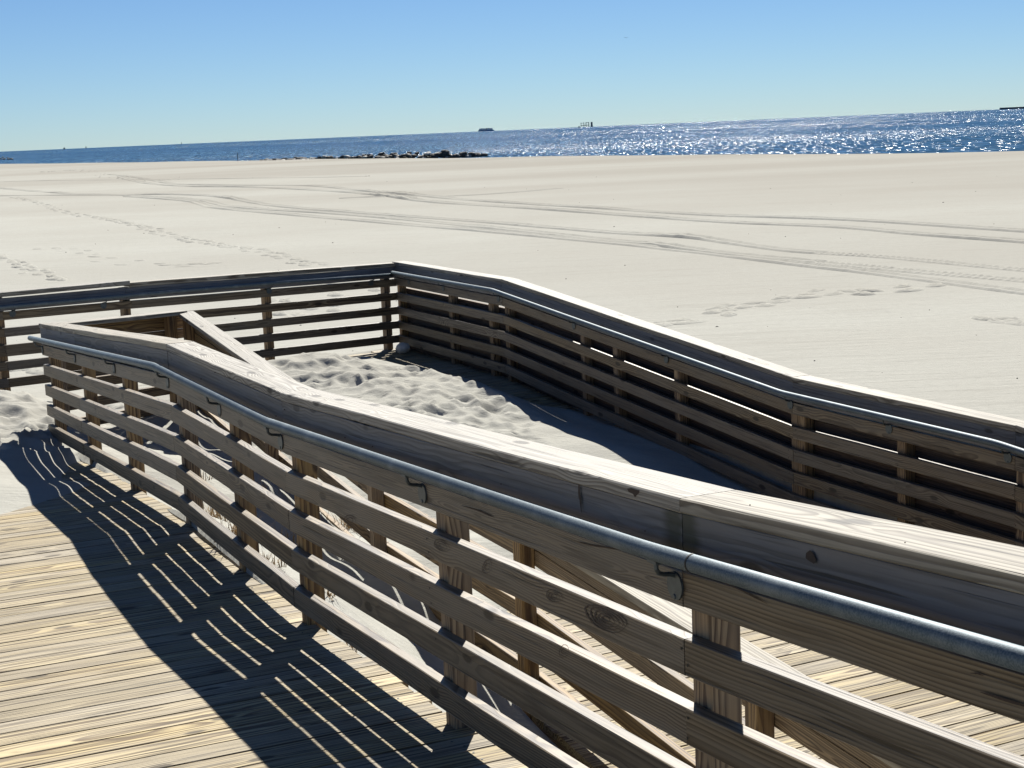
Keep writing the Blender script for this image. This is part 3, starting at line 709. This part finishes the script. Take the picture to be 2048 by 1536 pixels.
TP = [((430,1035),90,.16,.16,'wide straw tuft beside the third post gap of the front railing'),
 ((475,1075),80,.14,.14,'matted dry grass at the deck edge below the widest tuft'),
 ((520,985),26,.13,.16,'thin upright grass blades in the sand seen between the left slats'),
 ((565,1085),45,.13,.15,'loose reddish straw lying between the second and third slats'),
 ((530,1130),60,.10,.12,'short yellow tuft against the plank ends'),
 ((700,1055),110,.20,.22,'dark thick tangle of dry weed in the shade of the lower railing'),
 ((395,960),24,.12,.12,'sparse grass stalks behind the fourth post from the left'),
 ((655,1190),22,.10,.10,'small pale sprig of straw in the middle of the sand pit'),
 ((700,1312),30,.11,.06,'small red-brown weed beside the timber offcuts'),
 ((838,1408),34,.09,.06,'curly brown weed lying on the plank ends'),
 ((1185,1515),60,.16,.12,'dark straw clump at the bottom edge of the picture'),
 ((560,900),20,.14,.10,'thin grass stalks at the foot of the lower railing'),
 ((300,880),16,.09,.12,'faint grass stubble farthest left between the railings')]
for (px_, py_), n, L, sp2, lab in TP:
    z = -2.4
    for _ in range(12):
        p = pix(px_, py_, z); s_, d_ = sdof(p.x, p.y); z = .5*z + .5*float(ground(s_, d_))
    p.z = z+ZC; tuft('grass_tuft', p, n, L*1.25, sp2, lab, .75)
# twig standing out of the deck
p = pix(132, 1111, -2.19)
# ------------------------------------------------------------------ shoreline things
def boulder(w, h, dpt, seed):
    v = []; f = []; rs = random.Random(seed)
    pts = []
    for i, (r, z) in enumerate(((.55,-.5),(1.,-.1),(.9,.3),(.5,.5))):
        n = 7
        for k in range(n):
            a = 2*math.pi*k/n+i*.3; j = rs.uniform(.75, 1.2); v.append(Vector((math.cos(a)*r*j*w/2, math.sin(a)*r*j*dpt/2, z*h*rs.uniform(.8,1.2))))
    for i in range(3):
        for k in range(7): a = i*7+k; b = i*7+(k+1)%7; f.append((a, b, b+7, a+7))
    f += [tuple(range(6,-1,-1)), tuple(range(21,28))]
    return mesh('rock', v, f)
protos = [boulder(1.5, 1.0, 1.1, k) for k in range(9)]
def jetty(name, label, pts, n, hgt, lightfrac):
    root = empty(name, pts[0]); tag(root, label, 'jetty')
    for i in range(n):
        t = (i+random.random())/n; x = t*(len(pts)-1); a = pts[int(x)].lerp(pts[min(int(x)+1,len(pts)-1)], x%1)
        dr = (pts[-1]-pts[0]).normalized(); nn = Vector((dr.y, -dr.x, 0))
        off = random.uniform(-1.3, 1.3); top = hgt(t)*(1-abs(off)/2.2)
        zz = zs + random.uniform(.1, 1.)*top
        b = random.choice(protos); lm_ = random.random() < lightfrac and off > .3
        me_ = b
        key = b.name+('_pale' if lm_ else '_dark')
        if key not in bpy.data.meshes:
            c_ = b.copy(); c_.name = key; c_.materials.clear(); c_.materials.append(M_rockl if lm_ else M_rock)
        me_ = bpy.data.meshes[key]
        o = bpy.data.objects.new('rock', me_); COL.objects.link(o); o.parent = root
        sc = random.uniform(.5, .95); L_ = a+nn*off - root.location; L_.z = zz-root.location.z
        o.location = L_; o.rotation_euler = (random.uniform(-.3,.3), random.uniform(-.3,.3), random.uniform(0,6.3)); o.scale = (sc*1.15, sc, sc*.55)
    return root
J = [Vector((*pix(x, y, -3.72).xy, zs)) for x, y in ((530,322.5),(620,322),(760,320),(860,318.5),(966,313))]
jetty('rock_jetty', 'dark rock jetty reaching into the sea beyond the middle of the beach', J, 230, lambda t: .25+1.05*math.sin(min(1,t*1.25)*math.pi/2)**1.3 if t < .86 else 1.3*(1-(t-.86)/.17), .30)
J2 = [Vector((*pix(x, y, -3.72).xy, zs)) for x, y in ((-60,319),(0,319.5),(30,319))]
jetty('far_jetty', 'small distant rock groyne at the left edge of the sea', J2, 30, lambda t: 1.6, .0)
# marker pole
pp = pix(476, 323.5, -2.80); v, f = tube([Vector((0,0,-.3)), Vector((0,0,1.25))], .05, 8); a, b = tube([Vector((-.12,0,.85)), Vector((.1,0,.85))], .04, 6)
k = len(v); v += a; f += [tuple(k+i for i in q_) for q_ in b]
o = link('marker_pole', mesh('marker_pole', v, f), M_shipd); o.location = pp; tag(o, 'thin dark pole standing at the water line left of the rock jetty', 'pole')
def box(v, f, x0, x1, y0, y1, z0, z1):
    b = len(v); v += [Vector(c) for c in ((x0,y0,z0),(x1,y0,z0),(x1,y1,z0),(x0,y1,z0),(x0,y0,z1),(x1,y0,z1),(x1,y1,z1),(x0,y1,z1))]
    f += [tuple(b+i for i in q_) for q_ in ((0,3,2,1),(4,5,6,7),(0,1,5,4),(1,2,6,5),(2,3,7,6),(3,0,4,7))]
def hull(L, B, H):
    v = []; st = [(-.5,.75),(-.46,1),(.38,1),(.47,.6),(.5,.05)]; f = []
    for x, w in st:
        for y, z in ((-w*.5,H),(-w*.42,0),(w*.42,0),(w*.5,H)): v.append(Vector((x*L+(z/H)*.01*L*(x>.4), y*B, z)))
    for i in range(4):
        for k in range(3): a = i*4+k; f.append((a, a+1, a+5, a+4))
        f.append((i*4+3, i*4, i*4+4, i*4+7))
    f += [(0,3,2,1),(16,17,18,19)]
    return v, f
def at_sea(px_, dist):
    v_ = AX[2] + (px_-1024)/FPX*AX[0] - (303-.0425*px_-768)/FPX*AX[1]; v_ = Vector((v_.x, v_.y, 0)).normalized()*dist; return Vector((v_.x, v_.y, zs))
def ship(px_, dist, L, label, kind):
    p = at_sea(px_, dist); root = empty({'c':'container_ship','t':'tanker_ship'}[kind], p); root.rotation_euler = (0,0,math.atan2(-p.x, p.y))
    tag(root, label, 'ship')
    def add(n_, v_, f_, m_):
        o = bpy.data.objects.new(n_, mesh(n_, v_, f_)); o.data.materials.append(m_); COL.objects.link(o); o.parent = root
    v_, f_ = hull(L, L*.13, L*.10); add('hull', v_, f_, M_ship if kind == 'c' else M_shipd)
    if kind == 'c':
        for i in range(8):
            v_, f_ = [], []; x0 = -.45*L+i*.108*L; hh = L*(.215+.012*((i*7)%3)/2+.012*(i in (1,5))); box(v_, f_, x0, x0+.10*L, -.06*L, .06*L, L*.10, hh); add('container_stack', v_, f_, M_ship)
        v_, f_ = [], []; box(v_, f_, .02*L, .06*L, -.065*L, .065*L, L*.10, L*.25); add('bridge', v_, f_, M_shipd)
    else:
        v_, f_ = [], []; box(v_, f_, .30*L, .42*L, -.05*L, .05*L, L*.09, L*.16); add('bridge', v_, f_, M_shipd)
        v_, f_ = [], []; box(v_, f_, -.3*L, .28*L, -.01*L, .01*L, L*.09, L*.10); add('deck_pipes', v_, f_, M_shipd)
    return root
r = ship(972.5, 16000, 156, 'haze-blue container ship on the horizon above the tip of the rock jetty', 'c'); r.scale = (1,1,.85)
r = ship(2062, 15000, 560*.95, 'long low tanker on the horizon at the right edge', 't'); r.scale = (1, .5, .32)
# work platforms
def platform(px_, dist, parts, label, name, cat, group=None):
    p = at_sea(px_, dist); root = empty(name, p); root.rotation_euler = (0,0,math.atan2(-p.x, p.y)); tag(root, label, cat, group)
    if cat == 'boat': root.scale = (.75,.75,.75)
    for n_, bx in parts:
        v_, f_ = [], []
        for b_ in bx: box(v_, f_, *b_)
        o = bpy.data.objects.new(n_, mesh(n_, v_, f_)); o.data.materials.append(M_shipd); COL.objects.link(o); o.parent = root
platform(1171, 14000, [('deck', [(-42,34,-6,6,14,19),(-42,-12,-6,6,34,37),(2,30,-6,6,36,40)]), ('leg', [(-40,-36,-4,4,0,40),(-16,-11,-4,4,0,42),(2,8,-4,4,0,42),(26,32,-4,4,0,42)])], 'faint offshore frame of legs and decks on the horizon', 'offshore_platform', 'platform')
platform(1183.5, 14000, [('hull', [(-9,9,-8,8,0,16)]), ('tower', [(-8,8,-7,7,16,42)])], 'square dark tower barge right beside the offshore frame', 'tower_barge', 'barge')
platform(1158, 14000, [('hull', [(-8,8,-3,3,0,12)]), ('cabin', [(-3,4,-2,2,12,17)])], 'tiny dark boat left of the offshore frame', 'small_boat', 'boat', 'tiny boats on the horizon')
platform(128.5, 12000, [('hull', [(-9,9,-3,3,0,10)]), ('cabin', [(-4,4,-2,2,10,18)])], 'tiny boat on the horizon, farthest left', 'small_boat', 'boat', 'tiny boats on the horizon')
platform(172, 12000, [('hull', [(-5,5,-3,3,0,10)]), ('mast', [(-2,2,-2,2,10,22)])], 'tiny boat with a mast, second from the left on the horizon', 'small_boat', 'boat', 'tiny boats on the horizon')
platform(363, 12000, [('hull', [(-4,4,-3,3,0,8)]), ('mast', [(-2,2,-2,2,8,22)])], 'pale speck of a sailing boat on the horizon above the beach crest', 'small_boat', 'boat', 'tiny boats on the horizon')
# a gull
vd = (AX[2] + (1252-1024)/FPX*AX[0] - (75.5-768)/FPX*AX[1]); gp = Vector((0,0,ZC))+vd.normalized()*420
v, f = [], []
for sg in (-1, 1):
    b = len(v); v += [Vector((0,.10,0)), Vector((0,-.12,0)), Vector((sg*.3,.12,.09)), Vector((sg*.3,-.06,.10)), Vector((sg*.62,.0,.05)), Vector((sg*.62,-.04,.05)),
                      Vector((0,.10,.02)), Vector((0,-.12,.02)), Vector((sg*.3,.12,.11)), Vector((sg*.3,-.06,.12)), Vector((sg*.62,.0,.06)), Vector((sg*.62,-.04,.06))]
    f += [(b,b+2,b+3,b+1),(b+2,b+4,b+5,b+3),(b+6,b+7,b+9,b+8),(b+8,b+9,b+11,b+10),(b,b+6,b+8,b+2),(b+2,b+8,b+10,b+4),(b+1,b+3,b+9,b+7),(b+3,b+5,b+11,b+9),(b+4,b+10,b+11,b+5)]
groot = empty('gull', gp); tag(groot, 'lone gull, a tiny dark speck high in the sky', 'bird')
o = bpy.data.objects.new('wings', mesh('wings', v, f)); o.data.materials.append(M_bird); COL.objects.link(o); o.parent = groot
tv, tf = tube([Vector((0,-.28,0)), Vector((0,-.12,.0)), Vector((0,.05,0)), Vector((0,.2,.02)), Vector((0,.27,.03))], [.015,.06,.075,.045,.01], 8)
o = bpy.data.objects.new('body', mesh('body', tv, tf, True)); o.data.materials.append(M_bird); COL.objects.link(o); o.parent = groot
